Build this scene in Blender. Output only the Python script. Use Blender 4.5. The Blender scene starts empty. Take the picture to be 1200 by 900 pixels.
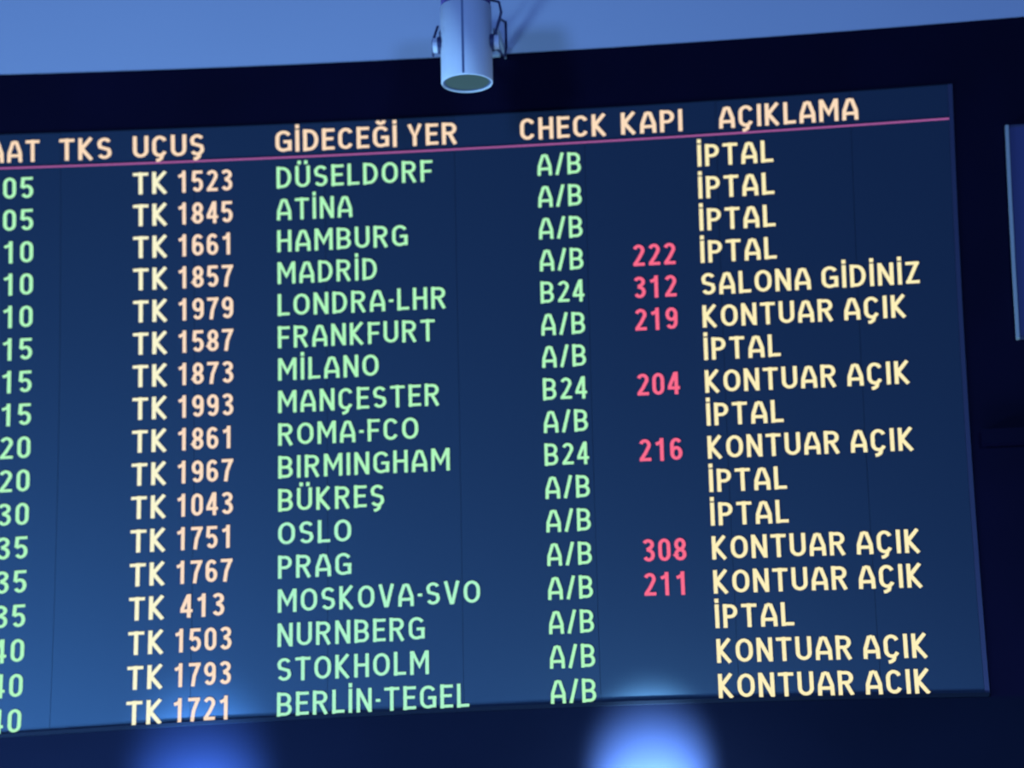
import bpy, bmesh, math
from mathutils import Matrix, Vector
C = bpy.context.scene.collection
SC = bpy.context.scene
H0 = 1.7                      # eye height of the camera above the hall floor

# ------------------------------------------------------------------ camera
cam = bpy.data.cameras.new('camera')
cam.sensor_width = 36.0
cam.lens = 4240.73 * 36.0 / 1200.0
cam.clip_end = 200
cam.dof.use_dof = True
cam.dof.focus_distance = 15.0
cam.dof.aperture_fstop = 1.35
co = bpy.data.objects.new('camera', cam)
C.objects.link(co)
r_ = Vector((0.9952, 0.095486, -0.021445)); u_ = Vector((0.047644, -0.281318, 0.958431)); f_ = Vector((-0.085484, 0.954852, 0.284517))
# r_, u_ above are (x, y, z) of the camera's right and up axes
m = Matrix(((r_.x, u_.x, -f_.x), (r_.y, u_.y, -f_.y), (r_.z, u_.z, -f_.z))).to_4x4()
m.translation = Vector((0, -16.0, H0))
co.matrix_world = m
SC.camera = co

# ------------------------------------------------------------------ world, lights, exposure
SC.view_settings.view_transform = 'Standard'
SC.view_settings.look = 'None'
SC.view_settings.exposure = 0.0
SC.view_settings.gamma = 1.0
SC.view_settings.use_curve_mapping = False
w = bpy.data.worlds.new('dim_hall'); SC.world = w; w.use_nodes = True
w.node_tree.nodes['Background'].inputs[0].default_value = (0.06, 0.10, 0.35, 1)
w.node_tree.nodes['Background'].inputs[1].default_value = 0.12

def area(name, loc, target, sx, sy, power, col):
    l = bpy.data.lights.new(name, 'AREA'); l.shape = 'RECTANGLE'; l.size = sx; l.size_y = sy
    l.energy = power; l.color = col
    o = bpy.data.objects.new(name, l); C.objects.link(o)
    o.location = loc
    d = Vector(target) - Vector(loc)
    o.rotation_euler = d.to_track_quat('-Z', 'Y').to_euler()
    return o
# cold hall floodlight, high on the left
area('hall_flood_and_fill', (-8.5, -15.0, 8.5), (-1.0, 0, 8.2), 2.0, 2.0, 1180, (0.165, 0.37, 1.0))
# added fill light from the front right, lifts the cylinder's right side
area('hall_flood_and_fill', (6.0, -17.0, 9.5), (-1.0, 0, 8.0), 2.0, 2.0, 920, (0.16, 0.37, 1.0))
# unseen low fill lights added to brighten the screen's left and bottom
area('low_fill_light', (-4.7, -1.5, 3.4), (-3.4, 0, 5.6), 1.8, 0.6, 450, (0.26, 0.60, 1.0))
area('low_fill_light', (-1.0, -0.9, 3.7), (-1.0, 0, 5.2), 5.0, 0.4, 105, (0.30, 0.60, 1.0))

# ------------------------------------------------------------------ materials
def mat(name, col, rough=0.5, metal=0.0, spec=0.5, emis=None, es=1.0, noise=0.0, nscale=6.0, bump=0.0, bscale=60.0):
    m = bpy.data.materials.new(name); m.use_nodes = True
    nt = m.node_tree; b = nt.nodes['Principled BSDF']
    b.inputs['Base Color'].default_value = (*col, 1); b.inputs['Roughness'].default_value = rough
    b.inputs['Metallic'].default_value = metal; b.inputs['Specular IOR Level'].default_value = spec
    if emis:
        b.inputs['Emission Color'].default_value = (*emis, 1); b.inputs['Emission Strength'].default_value = es
    if noise or bump:
        tc = nt.nodes.new('ShaderNodeTexCoord')
    if noise:
        n = nt.nodes.new('ShaderNodeTexNoise'); n.inputs['Scale'].default_value = nscale; n.inputs['Detail'].default_value = 4
        nt.links.new(tc.outputs['Object'], n.inputs['Vector'])
        mx = nt.nodes.new('ShaderNodeMix'); mx.data_type = 'RGBA'
        mx.inputs[6].default_value = (*[c * (1 - noise) for c in col], 1)
        mx.inputs[7].default_value = (*[min(1, c * (1 + noise)) for c in col], 1)
        nt.links.new(n.outputs['Fac'], mx.inputs[0]); nt.links.new(mx.outputs[2], b.inputs['Base Color'])
    if bump:
        n2 = nt.nodes.new('ShaderNodeTexNoise'); n2.inputs['Scale'].default_value = bscale
        nt.links.new(tc.outputs['Object'], n2.inputs['Vector'])
        bp = nt.nodes.new('ShaderNodeBump'); bp.inputs['Strength'].default_value = bump
        nt.links.new(n2.outputs['Fac'], bp.inputs['Height']); nt.links.new(bp.outputs['Normal'], b.inputs['Normal'])
    return m

def s2l(r, g, b):
    f = lambda c: c / 255 / 12.92 if c / 255 <= 0.04045 else ((c / 255 + 0.055) / 1.055) ** 2.4
    return (f(r), f(g), f(b))

def lamp_mat(name, rgb, strength=1.0):
    return mat(name, (0.01, 0.01, 0.01), 0.6, spec=0.1, emis=s2l(*rgb), es=strength)

M_WALL = mat('pale_plaster', (0.385, 0.39, 0.48), 0.8, spec=0.2, noise=0.03, nscale=1.2, bump=0.03)
M_FASCIA = mat('dark_fascia', (0.003, 0.002, 0.012), 0.5, spec=0.04, noise=0.3, nscale=2.2, bump=0.04, bscale=3)
M_LOWER = mat('dark_lower_fascia', (0.0022, 0.0032, 0.0105), 0.5, spec=0.03, noise=0.15, nscale=3.0)
M_SCREEN = mat('navy_screen', (0.017, 0.031, 0.056), 0.6, spec=0.08, emis=s2l(8, 14, 34), es=0.35)
M_BEZEL = mat('black_bezel', (0.003, 0.005, 0.012), 0.5, spec=0.1)
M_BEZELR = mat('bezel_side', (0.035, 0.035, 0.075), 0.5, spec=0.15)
M_FLOOR = mat('hall_floor', (0.05, 0.05, 0.06), 0.4, noise=0.2)
M_WHITE = mat('white_enamel', (0.62, 0.60, 0.66), 0.55, spec=0.4, noise=0.03)
M_GRILLE = mat('grille_grey', (0.075, 0.085, 0.065), 0.6, spec=0.3)
M_DARK = mat('dark_plastic', (0.03, 0.03, 0.09), 0.5)
M_SEAM = mat('blue_seam', (0.10, 0.12, 0.22), 0.6)
M_TRIM = mat('pale_trim', (0.30, 0.30, 0.30), 0.5)
M_CAP = mat('deep_blue_cap', (0.10, 0.06, 0.25), 0.5)
M_METAL = mat('brushed_metal', (0.55, 0.57, 0.6), 0.35, metal=0.6)
M_SIDE = mat('deep_blue_panel', (0.022, 0.020, 0.10), 0.5, spec=0.5)
M_AMBER = lamp_mat('amber_header', (255, 222, 188))
M_TK = lamp_mat('pale_yellow_letters', (250, 246, 205))
M_NUM = lamp_mat('peach_digits', (255, 222, 192))
M_GREEN = lamp_mat('green_letters', (176, 246, 186))
M_MINT = lamp_mat('mint_letters', (172, 244, 200))
M_YEL = lamp_mat('yellow_letters', (255, 240, 184))
M_RED = lamp_mat('red_digits', (250, 104, 136))
M_LINE = lamp_mat('pink_line', (166, 88, 150))
M_GLOW = lamp_mat('lamp_lens', (220, 235, 255), 4.0)

# ------------------------------------------------------------------ lens pincushion put into the shape of the wall front
CX = [0, 1e-05, 0.00013, 0, 0, 1e-05, 0.00027, 0.00412, -7e-05, 0.00044, 0.00021, 2e-05, 0.00445, -7e-05, 2e-05]
CZ = [1e-05, 0, 0.0004, 0.00411, -7e-05, 1e-05, 0.00031, 0.00021, 2e-05, 0.00014, 0.00444, -7e-05, 0, 2e-05, 0]
def bow(x, z):
    """flat layout (metres, z above eye height) -> point on the wall front, bowed to mimic the lens"""
    u = max(-2.9, min(2.9, x + 1.4)); v = max(-2.5, min(2.5, z - 4.8))
    dx = dz = 0.0; n = 0
    for i in range(5):
        for j in range(5 - i):
            t = u ** i * v ** j; dx += CX[n] * t; dz += CZ[n] * t; n += 1
    return x + dx, z + dz + H0

# ------------------------------------------------------------------ helpers
def link(name, bm, m, parent=None, smooth=False):
    me = bpy.data.meshes.new(name); bm.to_mesh(me); bm.free()
    for mm in (m if isinstance(m, (list, tuple)) else [m]): me.materials.append(mm)
    if smooth:
        for p in me.polygons: p.use_smooth = True
    o = bpy.data.objects.new(name, me); C.objects.link(o)
    if parent is not None: o.parent = parent; o.matrix_parent_inverse = parent.matrix_world.inverted()
    return o

def tag(o, label=None, cat=None, group=None, kind=None):
    if label: o['label'] = label
    if cat: o['category'] = cat
    if group: o['group'] = group
    if kind: o['kind'] = kind
    return o

def empty(name, loc):
    o = bpy.data.objects.new(name, None); C.objects.link(o); o.location = loc
    o.matrix_world = Matrix.Translation(loc)
    return o

def slab(bm, x0, x1, z0, z1, yf, yb, nx=None, nz=None):
    """box in layout coordinates whose outline follows the bow; yf front, yb back"""
    nx = nx or max(1, int(abs(x1 - x0) / 0.3)); nz = nz or max(1, int(abs(z1 - z0) / 0.3))
    def P(i, j, y):
        X, Z = bow(x0 + (x1 - x0) * i / nx, z0 + (z1 - z0) * j / nz); return bm.verts.new((X, y, Z))
    F = [[P(i, j, yf) for j in range(nz + 1)] for i in range(nx + 1)]
    B = [[P(i, j, yb) for j in range(nz + 1)] for i in range(nx + 1)]
    for i in range(nx):
        for j in range(nz):
            bm.faces.new((F[i][j], F[i + 1][j], F[i + 1][j + 1], F[i][j + 1]))
            bm.faces.new((B[i][j], B[i][j + 1], B[i + 1][j + 1], B[i + 1][j]))
    for i in range(nx):
        bm.faces.new((F[i][0], B[i][0], B[i + 1][0], F[i + 1][0]))
        bm.faces.new((F[i][nz], F[i + 1][nz], B[i + 1][nz], B[i][nz]))
    for j in range(nz):
        bm.faces.new((F[0][j], F[0][j + 1], B[0][j + 1], B[0][j]))
        bm.faces.new((F[nx][j], B[nx][j], B[nx][j + 1], F[nx][j + 1]))

def slab_obj(name, x0, x1, z0, z1, yf, yb, m, parent=None, nx=None, nz=None):
    bm = bmesh.new(); slab(bm, x0, x1, z0, z1, yf, yb, nx, nz); return link(name, bm, m, parent)

def box(bm, x0, x1, y0, y1, z0, z1):
    v = [bm.verts.new((x, y, z)) for x in (x0, x1) for y in (y0, y1) for z in (z0, z1)]
    for q in ((0, 1, 3, 2), (4, 6, 7, 5), (0, 4, 5, 1), (2, 3, 7, 6), (0, 2, 6, 4), (1, 5, 7, 3)):
        bm.faces.new([v[i] for i in q])

def lathe(bm, cx, cy, prof, n=48):
    """prof: list of (radius, z), closed with end fans where radius is 0"""
    rings = []
    for r, z in prof:
        if r == 0: rings.append([bm.verts.new((cx, cy, z))])
        else: rings.append([bm.verts.new((cx + r * math.cos(2 * math.pi * k / n), cy + r * math.sin(2 * math.pi * k / n), z)) for k in range(n)])
    for a, b in zip(rings, rings[1:]):
        for k in range(n):
            k2 = (k + 1) % n
            if len(a) == 1: bm.faces.new((a[0], b[k2], b[k]))
            elif len(b) == 1: bm.faces.new((a[k], a[k2], b[0]))
            else: bm.faces.new((a[k], a[k2], b[k2], b[k]))

def tube(bm, pts, r, n=8):
    rings = []
    pts = [Vector(p) for p in pts]
    for i, p in enumerate(pts):
        d = (pts[min(i + 1, len(pts) - 1)] - pts[max(i - 1, 0)]).normalized()
        a = d.orthogonal().normalized() if not rings else (pa - d * pa.dot(d)).normalized()
        pa = a; b = d.cross(a)
        rings.append([bm.verts.new(p + a * r * math.cos(2 * math.pi * k / n) + b * r * math.sin(2 * math.pi * k / n)) for k in range(n)])
    for q, s in zip(rings, rings[1:]):
        for k in range(n): bm.faces.new((q[k], q[(k + 1) % n], s[(k + 1) % n], s[k]))
    bm.faces.new(rings[0][::-1]); bm.faces.new(rings[-1])

def rod_x(bm, x0, x1, y, z, r, n=20):
    A = [bm.verts.new((x0, y + r * math.cos(2 * math.pi * k / n), z + r * math.sin(2 * math.pi * k / n))) for k in range(n)]
    B = [bm.verts.new((x1, y + r * math.cos(2 * math.pi * k / n), z + r * math.sin(2 * math.pi * k / n))) for k in range(n)]
    for k in range(n): bm.faces.new((A[k], A[(k + 1) % n], B[(k + 1) % n], B[k]))
    bm.faces.new(A[::-1]); bm.faces.new(B)

# ------------------------------------------------------------------ the setting
TOPZ, SCT, SCB, SCR = 6.390, 6.094, 3.255, 0.615
bm = bmesh.new(); box(bm, -9, 6, 0.12, 0.3, 0.0, 8.0)
tag(link('wall_rear', bm, M_WALL), 'plain rear wall behind the fascia', 'wall', kind='structure')
tag(slab_obj('wall_back', -8.5, 5.5, TOPZ + 0.001, 10.3, 0.0, 0.12, M_WALL), 'pale plaster wall above the dark fascia, lit cold blue', 'wall', kind='structure')
tag(slab_obj('trim_1', -8.5, 5.5, SCT + 0.004, TOPZ, 0.0, 0.12, M_FASCIA), 'dark fascia band between the display board and the pale wall', 'fascia', kind='structure')
tag(slab_obj('trim_2', -8.5, 5.5, 1.2, SCB - 0.004, 0.0, 0.12, M_LOWER), 'dark blue fascia band below the display board', 'fascia', kind='structure')
tag(slab_obj('trim_3', SCR + 0.004, 5.5, SCB - 0.004, SCT + 0.004, 0.0, 0.12, M_FASCIA), 'near black fascia right of the display board', 'fascia', kind='structure')
tag(slab_obj('trim_4', 0.665, 1.9, 4.372, 4.440, -0.05, 0.0, M_FASCIA), 'narrow dark ledge added in place of a faint glint on the fascia right of the board', 'ledge', kind='structure')  # ledge added to stand in for a faint purple glint
bm = bmesh.new(); box(bm, -9, 6, -18, 0.3, -0.2, 0.0)
tag(link('floor', bm, M_FLOOR), 'dark hall floor', 'floor', kind='structure')

# ------------------------------------------------------------------ departure board
bx, bz = bow(-1.8, SCB)
board = tag(empty('departure_board', (bx, 0, bz)), 'large navy airport departure board listing flights in green, yellow and red letters', 'display board')
edges = [-5.364 + 0.614 * i for i in range(10)] + [SCR - 0.02]
edges = [e for e in edges if e < 0.2] + [SCR - 0.018]
for a, b in zip(edges, edges[1:]):
    slab_obj('screen_panel', a + 0.0008, b - 0.0008, SCB + 0.012, SCT, 0.0, 0.06, M_SCREEN, board)
slab_obj('backing', -5.364, SCR, SCB, SCT, 0.062, 0.10, M_BEZEL, board)
o = slab_obj('bezel_strip', -5.364, SCR, SCB - 0.004, SCB + 0.012, -0.014, 0.06, M_BEZEL, board)
o = slab_obj('bezel_strip', SCR - 0.018, SCR + 0.002, SCB + 0.012, SCT, -0.006, 0.06, M_BEZELR, board); o['label'] = 'faintly shining right edge strip'
slab_obj('bezel_strip', -5.364, SCR, SCT, SCT + 0.004, -0.004, 0.06, M_BEZEL, board)

# ------------------------------------------------------------------ lettering: single-stroke bold capitals
T = 0.172; h = T / 2
def arc(cx, cy, rx, ry, a0, a1, n=10):
    return [(cx + rx * math.cos(math.radians(a0 + (a1 - a0) * k / n)), cy + ry * math.sin(math.radians(a0 + (a1 - a0) * k / n))) for k in range(n + 1)]
def O_(W, y0=0.0, y1=1.0):
    rx = W / 2 - h; cx = W / 2; ry = min((y1 - y0) / 2 - h, rx * 1.15)
    t = arc(cx, y1 - h - ry, rx, ry, 0, 180); b = arc(cx, y0 + h + ry, rx, ry, 180, 360)
    p = t + b; return p + [p[0], p[1]]
def bowl(W, y0, y1, x0=None):
    """D-like bowl opening left, from the stem"""
    r = (y1 - y0 - T) / 2; cy = (y0 + y1) / 2; rx = min(r, (W - T) * 0.6)
    return [(h if x0 is None else x0, y1 - h)] + arc(W - h - rx, cy, rx, r, 90, -90) + [(h if x0 is None else x0, y0 + h)]
def Spath(W):
    r = 0.25 - h / 2 + 0.0; rx = W / 2 - h; cx = W / 2; yt = 1 - h - r; yb = h + r
    return arc(cx, yt, rx, r, 25, 180, 8) + [(h + 0.03, yt - 0.07)][:0] + arc(cx, yt, rx, r, 195, 265, 4)[:0] + [(h + rx * .18, yt - r * .72), (W - h - rx * .18, yb + r * .72)] + arc(cx, yb, rx, r, 0, -155, 9)
def cedilla(cx): return [[(cx + 0.10, 0.07), (cx + 0.06, -0.06), (cx - 0.04, -0.13), (cx - 0.16, -0.15)]]
def glyph(c):
    """-> width, list of strokes (polylines)"""
    if c == 'A':
        W = .70; return W, [[(h * .92, 0), (h * 1.1, .42), (W / 2 - .07, 1 - h * .7)], [(W / 2 - .07, 1 - h), (W / 2 + .07, 1 - h)], [(W / 2 + .07, 1 - h * .7), (W - h * 1.1, .42), (W - h * .92, 0)], [(h, .30), (W - h, .30)]]
    if c == 'B':
        W = .66; return W, [[(h, 0), (h, 1)], bowl(W - .03, .47 - h + .02, 1), bowl(W, 0, .47 + h + .02)]
    if c in 'CÇ':
        W = .66; p = [(W - h * .9, .70)] + arc(W / 2, .66, W / 2 - h, .34 - h, 20, 180, 8) + arc(W / 2, .34, W / 2 - h, .34 - h, 180, 340, 8) + [(W - h * .9, .30)]
        return W, [p[1:-1]] + (cedilla(W / 2) if c == 'Ç' else [])
    if c == 'D':
        W = .68; return W, [[(h, 0), (h, 1)], bowl(W, 0, 1)]
    if c == 'E':
        W = .56; return W, [[(h, 0), (h, 1)], [(0, 1 - h), (W, 1 - h)], [(0, .52), (W - .05, .52)], [(0, h), (W, h)]]
    if c == 'F':
        W = .55; return W, [[(h, 0), (h, 1)], [(0, 1 - h), (W, 1 - h)], [(0, .48), (W - .05, .48)]]
    if c in 'GĞ':
        W = .72; s = [arc(W / 2, .66, W / 2 - h, .34 - h, 25, 180, 8) + arc(W / 2, .34, W / 2 - h, .34 - h, 180, 300, 7) + [(W - h, .12), (W - h, .50)], [(W * .5, .47), (W, .47)]]
        if c == 'Ğ': s.append(arc(W / 2, 1.24, .15, .13, 180, 360, 8))
        return W, s
    if c == 'H':
        W = .66; return W, [[(h, 0), (h, 1)], [(W - h, 0), (W - h, 1)], [(h, .52), (W - h, .52)]]
    if c == 'I': return T * 1.05, [[(h * 1.05, 0), (h * 1.05, 1)]]
    if c == 'İ': return T * 1.05, [[(h * 1.05, 0), (h * 1.05, 1)], [(h * 1.05, 1.06), (h * 1.05, 1.24)]]
    if c == 'K':
        W = .66; return W, [[(h, 0), (h, 1)], [(W - h * 1.1, 1), (h + .06, .52), (W - h * .95, 0)]]
    if c == 'L':
        W = .54; return W, [[(h, 0), (h, 1)], [(0, h), (W, h)]]
    if c == 'M':
        W = .84; return W, [[(h, 0), (h, 1)], [(W - h, 0), (W - h, 1)], [(h * 1.2, .98), (W / 2, .36), (W - h * 1.2, .98)]]
    if c == 'N':
        W = .68; return W, [[(h, 0), (h, 1)], [(W - h, 0), (W - h, 1)], [(h * 1.2, .94), (W - h * 1.2, .06)]]
    if c == 'O': return .74, [O_(.74)]
    if c == 'P':
        W = .62; return W, [[(h, 0), (h, 1)], bowl(W, .38, 1)]
    if c == 'R':
        W = .68; return W, [[(h, 0), (h, 1)], bowl(W - .03, .42, 1), [(W * .48, .50), (W - h, 0)]]
    if c in 'SŞ':
        return .62, [Spath(.62)] + (cedilla(.31) if c == 'Ş' else [])
    if c == 'T':
        W = .66; return W, [[(W / 2, 0), (W / 2, 1)], [(0, 1 - h), (W, 1 - h)]]
    if c in 'UÜ':
        W = .68; s = [[(h, 1), (h, .32)] + arc(W / 2, .33, W / 2 - h, .33 - h, 180, 360, 10)[1:-1] + [(W - h, .32), (W - h, 1)]]
        if c == 'Ü': s += [[(W * .28, 1.07), (W * .28, 1.24)], [(W * .72, 1.07), (W * .72, 1.24)]]
        return W, s
    if c == 'V':
        W = .70; return W, [[(h * .9, 1), (W / 2 - .03, .02 + h * .5), (W / 2 + .03, .02 + h * .5), (W - h * .9, 1)]]
    if c == 'Y':
        W = .66; return W, [[(W / 2, 0), (W / 2, .45)], [(h * .95, 1), (W / 2, .42), (W - h * .95, 1)]]
    if c == 'Z':
        W = .58; return W, [[(0, 1 - h), (W, 1 - h)], [(W - h * 1.1, 1 - h), (h * 1.1, h)], [(0, h), (W, h)]]
    if c == '/': return .40, [[(.06, 0), (.34, 1)]]
    if c == '-': return .20, [[(0, .46), (.20, .46)]]
    if c == ' ': return .14, []
    D = .56
    if c == '0': return D, [O_(D)]
    if c == '1': return D, [[(D * .60, 0), (D * .60, 1)], [(D * .60, .90), (D * .45, .80), (D * .12, .74)]]
    if c == '2': return D, [arc(D / 2, .72, D / 2 - h, .28 - h, 160, -20, 9) + [(D * .52, .36), (h * 1.1, h * 1.2)], [(.02, h), (D, h)]]
    if c == '3': return D, [arc(D / 2 - .02, .745, D / 2 - h, .255 - h, 155, -75, 9) + [(D * .36, .525)], [(D * .36, .525)] + arc(D / 2, .29, D / 2 - h, .29 - h, 75, -155, 10)]
    if c == '4': return D, [[(D * .70, 0), (D * .70, 1)], [(D * .64, .96), (h * .8, .34)], [(0, .29), (D, .29)]]
    if c == '5': return D, [[(D - .03, 1 - h), (h + .03, 1 - h), (h, .50)], [(h, .50)] + arc(D / 2, .33, D / 2 - h, .33 - h, 115, -150, 10)]
    if c == '6': return D, [O_(D, 0, .64), [(h, .36), (h, .60)] + arc(D / 2, .68, D / 2 - h, .32 - h, 180, 30, 7)]
    if c == '7': return D, [[(0, 1 - h), (D, 1 - h)], [(D - h * 1.1, 1 - h), (D * .48, .45), (D * .36, 0)]]
    if c == '8': return D, [O_(D * .94, .48 - h + .02, 1) if False else [(x + D * .03, y) for x, y in O_(D * .94, .42, 1)], O_(D, 0, .56)]
    if c == '9': return D, [O_(D, .36, 1), [(D - h, .64), (D - h, .40)] + arc(D / 2, .32, D / 2 - h, .32 - h, 0, -150, 7)]
    raise ValueError(c)

CAP = 0.1075
GAP = 0.17
MONO = set('0123456789')
def run_width(s):
    return sum(glyph(c)[0] for c in s) + GAP * (len(s) - 1)

def stroke_mesh(bm, pts, tr, mi, wt=1.0):
    """thick polyline with mitred joints; tr maps glyph units to the wall"""
    n = len(pts); L = []; R = []
    for i, (x, y) in enumerate(pts):
        def dirv(a, b):
            dx, dy = b[0] - a[0], b[1] - a[1]; l = math.hypot(dx, dy) or 1; return dx / l, dy / l
        d0 = dirv(pts[i - 1], pts[i]) if i > 0 else None
        d1 = dirv(pts[i], pts[i + 1]) if i < n - 1 else None
        d0 = d0 or d1; d1 = d1 or d0
        nx, ny = -(d0[1] + d1[1]), d0[0] + d1[0]; l = math.hypot(nx, ny) or 1; nx /= l; ny /= l
        k = h / max(0.5, nx * -d0[1] + ny * d0[0])
        L.append(tr(x + nx * k * wt, y + ny * k * wt * .80)); R.append(tr(x - nx * k * wt, y - ny * k * wt * .80))
    lv = [bm.verts.new(p) for p in L]; rv = [bm.verts.new(p) for p in R]
    for i in range(n - 1):
        try:
            f = bm.faces.new((rv[i], rv[i + 1], lv[i + 1], lv[i])); f.material_index = mi
        except ValueError: pass

def write(name, segs, zb, mats, label=None, cap=CAP):
    """segs: (string, left, right or None, material index); left/right and the baseline zb in layout metres"""
    wt = 0.90 if mats in (M_GREEN, M_MINT) else 1.0
    bm = bmesh.new()
    for s, xl, xr, mi in segs:
        sx = (xr - xl) / run_width(s) if xr is not None else cap
        x = xl
        for c in s:
            W, st = glyph(c)
            for p in st:
                def tr(a, b, x=x): 
                    X, Z = bow(x + a * sx, zb + b * cap); return (X, -0.0025, Z)
                stroke_mesh(bm, p, tr, mi, wt)
            x += (W + GAP) * sx
    o = link(name, bm, mats, board)
    if label: o['label'] = label
    return o

HZ = 5.957
NAT = CAP * 0.93
def rt(s, r, k=NAT): return r - run_width(s) * k
for s, a, b in (('SAAT', rt('SAAT', -3.618, .096), -3.618), ('TKS', -3.528, -3.288), ('UÇUŞ', -3.189, -2.858), ('GİDECEĞİ YER', -2.523, -1.665),
                ('CHECK', -1.367, -0.961), ('KAPI', -0.893, -0.607), ('AÇIKLAMA', -0.437, 0.196)):
    write('column_heading', [(s, a, b, 0)], HZ, M_AMBER, 'pale orange heading ' + s)
bm = bmesh.new(); slab(bm, -5.36, 0.597, 5.926, 5.934, -0.0035, -0.001, 40, 1)
link('heading_line', bm, M_LINE, board)['label'] = 'thin pink line under the headings'

rows = [('05', '1523', 'DÜSELDORF', -1.785, 'A/B', '', 'İPTAL'), ('05', '1845', 'ATİNA', -2.166, 'A/B', '', 'İPTAL'),
        ('10', '1661', 'HAMBURG', -1.907, 'A/B', '', 'İPTAL'), ('10', '1857', 'MADRİD', -2.054, 'A/B', '222', 'İPTAL'),
        ('10', '1979', 'LONDRA-LHR', -1.732, 'B24', '312', 'SALONA GİDİNİZ'), ('15', '1587', 'FRANKFURT', -1.787, 'A/B', '219', 'KONTUAR AÇIK'),
        ('15', '1873', 'MİLANO', -2.052, 'A/B', '', 'İPTAL'), ('15', '1993', 'MANÇESTER', -1.770, 'B24', '204', 'KONTUAR AÇIK'),
        ('20', '1861', 'ROMA-FCO', -1.871, 'A/B', '', 'İPTAL'), ('20', '1967', 'BIRMINGHAM', -1.727, 'B24', '216', 'KONTUAR AÇIK'),
        ('30', '1043', 'BÜKREŞ', -2.032, 'A/B', '', 'İPTAL'), ('35', '1751', 'OSLO', -2.185, 'A/B', '', 'İPTAL'),
        ('35', '1767', 'PRAG', -2.185, 'A/B', '308', 'KONTUAR AÇIK'), ('35', '413', 'MOSKOVA-SVO', -1.598, 'A/B', '211', 'KONTUAR AÇIK'),
        ('40', '1503', 'NURNBERG', -1.853, 'A/B', '', 'İPTAL'), ('40', '1793', 'STOKHOLM', -1.835, 'A/B', '', 'KONTUAR AÇIK'),
        ('40', '1721', 'BERLİN-TEGEL', -1.656, 'A/B', '', 'KONTUAR AÇIK')]
for k, (tm, num, dest, dr, chk, gate, stat) in enumerate(rows):
    z = 5.7776 - 0.156746 * k
    write('departure_time', [(tm, -3.784, -3.646, 0)], z, M_GREEN, 'green minutes %s' % tm)
    nl = (-2.985, -2.728) if len(num) == 4 else (-2.960, -2.762)
    write('airline_code', [('TK', -3.190, -3.030, 0)], z, M_TK, 'pale yellow letters TK')
    write('flight_number', [(num, nl[0], nl[1], 0)], z, M_NUM, 'peach digits %s' % num)
    write('destination_name', [(dest, -2.521, dr, 0)], z, M_GREEN if k < 11 else M_MINT, 'green word %s' % dest)
    write('check_in_area', [(chk, -1.290, -1.290 + 0.205, 0)], z, M_GREEN, 'green characters %s' % chk)
    if gate: write('gate_number', [(gate, -0.855, -0.658, 0)], z, M_RED, 'red digits %s' % gate)
    sr = {'İPTAL': -0.195, 'KONTUAR AÇIK': 0.3725, 'SALONA GİDİNİZ': 0.437}[stat]
    if k == 16: stat_s = 'KONTUAR ACIK'   # the cedilla of the last line is cut off by the screen edge
    else: stat_s = stat
    write('status_text', [(stat_s, -0.5426, sr, 0)], z, M_YEL, 'pale yellow words %s' % stat_s)

# ------------------------------------------------------------------ cylindrical projector on a yoke bracket
px, py, pz = -1.5537, -0.6, 6.031 + H0
top = 6.408 + H0; R0 = 0.1185
sp = tag(empty('cylinder_projector', (px, py, pz)), 'white cylindrical projector on a bracket in front of the pale wall above the board', 'projector')
bm = bmesh.new()
lathe(bm, px, py, [(R0 - .007, pz + .034), (R0 - .007, pz + .001), (R0 - .003, pz), (R0, pz + .004), (R0, top - .004), (R0 - .004, top), (R0 - .012, top)])
link('housing', bm, M_WHITE, sp, True)
bm = bmesh.new(); lathe(bm, px, py, [(0, pz + .009), (R0 - .009, pz + .009), (R0 - .009, pz + .034), (0, pz + .034)])
link('grille', bm, M_GRILLE, sp)['label'] = 'grey green recessed end grille'
bm = bmesh.new(); lathe(bm, px, py, [(R0 - .016, pz + .006), (R0 - .008, pz + .006), (R0 - .008, pz + .0088), (R0 - .016, pz + .0088), (R0 - .016, pz + .006)])
link('recess_shade_ring', bm, M_SEAM, sp)  # ring added for the dark arc of the recess's shaded inner wall
bm = bmesh.new(); box(bm, px - .0100, px + .0005, py - R0 - .0008, py - R0 + .01, pz + .008, top - .004)
link('seam', bm, M_SEAM, sp)['label'] = 'dark vertical seam'
bm = bmesh.new(); lathe(bm, px, py, [(0, top - .012), (R0 - .012, top - .012), (R0 - .012, top + .002), (R0 - .004, top + .010), (R0 - .004, top + .11), (R0 - .03, top + .13), (0, top + .13)])
link('end_cap', bm, M_CAP, sp, True)['label'] = 'dark blue cap'
zc = 6.222 + H0
for s in (-1, 1):
    bm = bmesh.new(); a, b = sorted((px + s * (R0 + .012), px + s * (R0 + .034)))
    rod_x(bm, a, b, py - .01, zc, .034); kn = link('knob', bm, M_WHITE, sp)
    bm = bmesh.new(); a, b = sorted((px + s * (R0 - .006), px + s * (R0 + .012)))
    rod_x(bm, a, b, py - .01, zc, .040); link('washer', bm, M_DARK, sp)
for s in (-1, 1):
    bm = bmesh.new()
    x0, x1 = sorted((px + s * (R0 + .004), px + s * (R0 + .010)))
    v = []
    for (y, z, ww) in ((py, zc - .03, .02), (py + .02, zc + .06, .022), (py + .22, zc + .15, .022), (0.0, zc + .19, .03)):
        v.append([(x0, y, z - ww), (x1, y, z - ww), (x1, y, z + ww), (x0, y, z + ww)])
    vv = [[bm.verts.new(p) for p in q] for q in v]
    for a, b in zip(vv, vv[1:]):
        for k in range(4): bm.faces.new((a[k], a[(k + 1) % 4], b[(k + 1) % 4], b[k]))
    bm.faces.new(vv[0][::-1]); bm.faces.new(vv[-1])
    link('yoke_arm', bm, M_METAL, sp)
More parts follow.
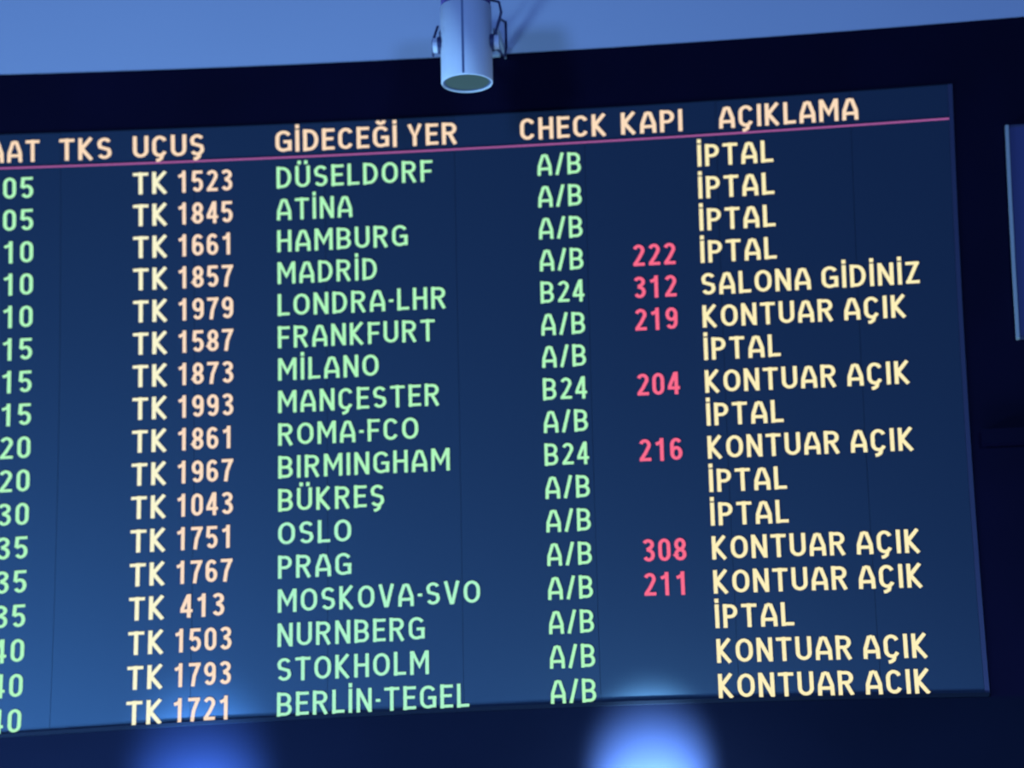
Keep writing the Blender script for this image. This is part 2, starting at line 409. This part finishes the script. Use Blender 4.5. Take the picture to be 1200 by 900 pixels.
bm = bmesh.new(); box(bm, px - .10, px + .10, -0.022, 0.0, zc + .17, zc + .30)
link('wall_plate', bm, M_METAL, sp)
bm = bmesh.new()
x = px + R0 + .03
tube(bm, [(px + R0 - .03, py + .03, top + .05), (px + R0 + .035, py + .01, top + .02), (px + R0 + .045, py, zc + .15), (px + R0 + .018, py - .01, zc + .05), (px + R0 + .022, py, zc - .03), (px + R0 + .055, py + .02, zc - .06), (px + R0 + .062, py + .03, zc - .01), (px + R0 + .06, py + .05, zc + .12), (px + R0 + .02, py + .2, zc + .20), (px + .05, 0.0, zc + .2)], .0065)
link('cable', bm, M_DARK, sp, True)['label'] = 'dark looping cable'
bm = bmesh.new(); tube(bm, [(px - R0 - .012, py, zc + .10), (px - R0 - .035, py, zc + .03), (px - R0 - .036, py, zc - .05)], .006)
link('cable', bm, M_DARK, sp, True)

# ------------------------------------------------------------------ neighbouring blue panel at the right edge
xx, zz = bow(1.3, 4.86)
sd = tag(empty('side_panel', (xx, 0, zz)), 'tall narrow deep blue panel with pale edge trim, right of the departure board', 'panel')
slab_obj('panel_face', 0.852, 2.0, 4.87, 5.858, -0.030, 0.0, M_SIDE, sd)
slab_obj('edge_trim', 0.838, 0.852, 4.86, 5.866, -0.040, 0.0, M_TRIM, sd)['label'] = 'pale metal left edge'
slab_obj('edge_trim', 0.852, 2.0, 5.858, 5.866, -0.036, 0.0, M_BEZELR, sd)
slab_obj('edge_trim', 0.852, 2.0, 4.86, 4.87, -0.036, 0.0, M_BEZELR, sd)

# ------------------------------------------------------------------ fascia lamps just below the board
def uplight(xl, zl, beam, glow, cone, col, label, out=0.42):
    X, Z = bow(xl, zl); Z -= 0.30; Y = -out
    e = tag(empty('fascia_spotlight', (X, Y, Z)), label, 'lamp')
    aim = (Vector((X, 0, Z + 0.27)) - Vector((X, Y, Z))).normalized()
    q = Vector((0, 0, 1)).rotation_difference(aim).to_matrix().to_4x4(); q.translation = Vector((X, Y, Z))
    def part(name, prof, m):
        bm = bmesh.new(); lathe(bm, 0, 0, prof, 32); bmesh.ops.transform(bm, matrix=q, verts=bm.verts); link(name, bm, m, e, True)
    part('lamp_housing', [(0, -.14), (.035, -.14), (.055, -.11), (.062, .005), (.057, .008), (.053, -.02), (0, -.02)], M_DARK)
    part('lamp_lens', [(0, -.019), (.05, -.019), (.05, -.012), (0, -.010)], M_GLOW)
    bm = bmesh.new(); tube(bm, [(X, Y - .02, Z - .06), (X, Y - .02, Z - .16), (X, 0.0, Z - .16)], .012); link('lamp_bracket', bm, M_DARK, e, True)
    for power, size, blend in ((beam, cone, 1.0), (glow, 165, 1.0)):
        l = bpy.data.lights.new('spotlight_bulb', 'SPOT'); l.energy = power; l.color = col; l.shadow_soft_size = 0.03
        l.spot_size = math.radians(size); l.spot_blend = blend
        o = bpy.data.objects.new('spotlight_bulb', l); C.objects.link(o); o.location = Vector((X, Y, Z)) + aim * 0.012
        o.rotation_euler = aim.to_track_quat('-Z', 'Y').to_euler()
uplight(-0.856, 2.86, 4200, 60, 64, (0.50, 0.86, 1.0), 'bright spotlight washing the dark fascia below the board, right of centre')
uplight(-2.860, 2.88, 1700, 45, 72, (0.24, 0.56, 1.0), 'dimmer blue spotlight washing the dark fascia below the board, at left')
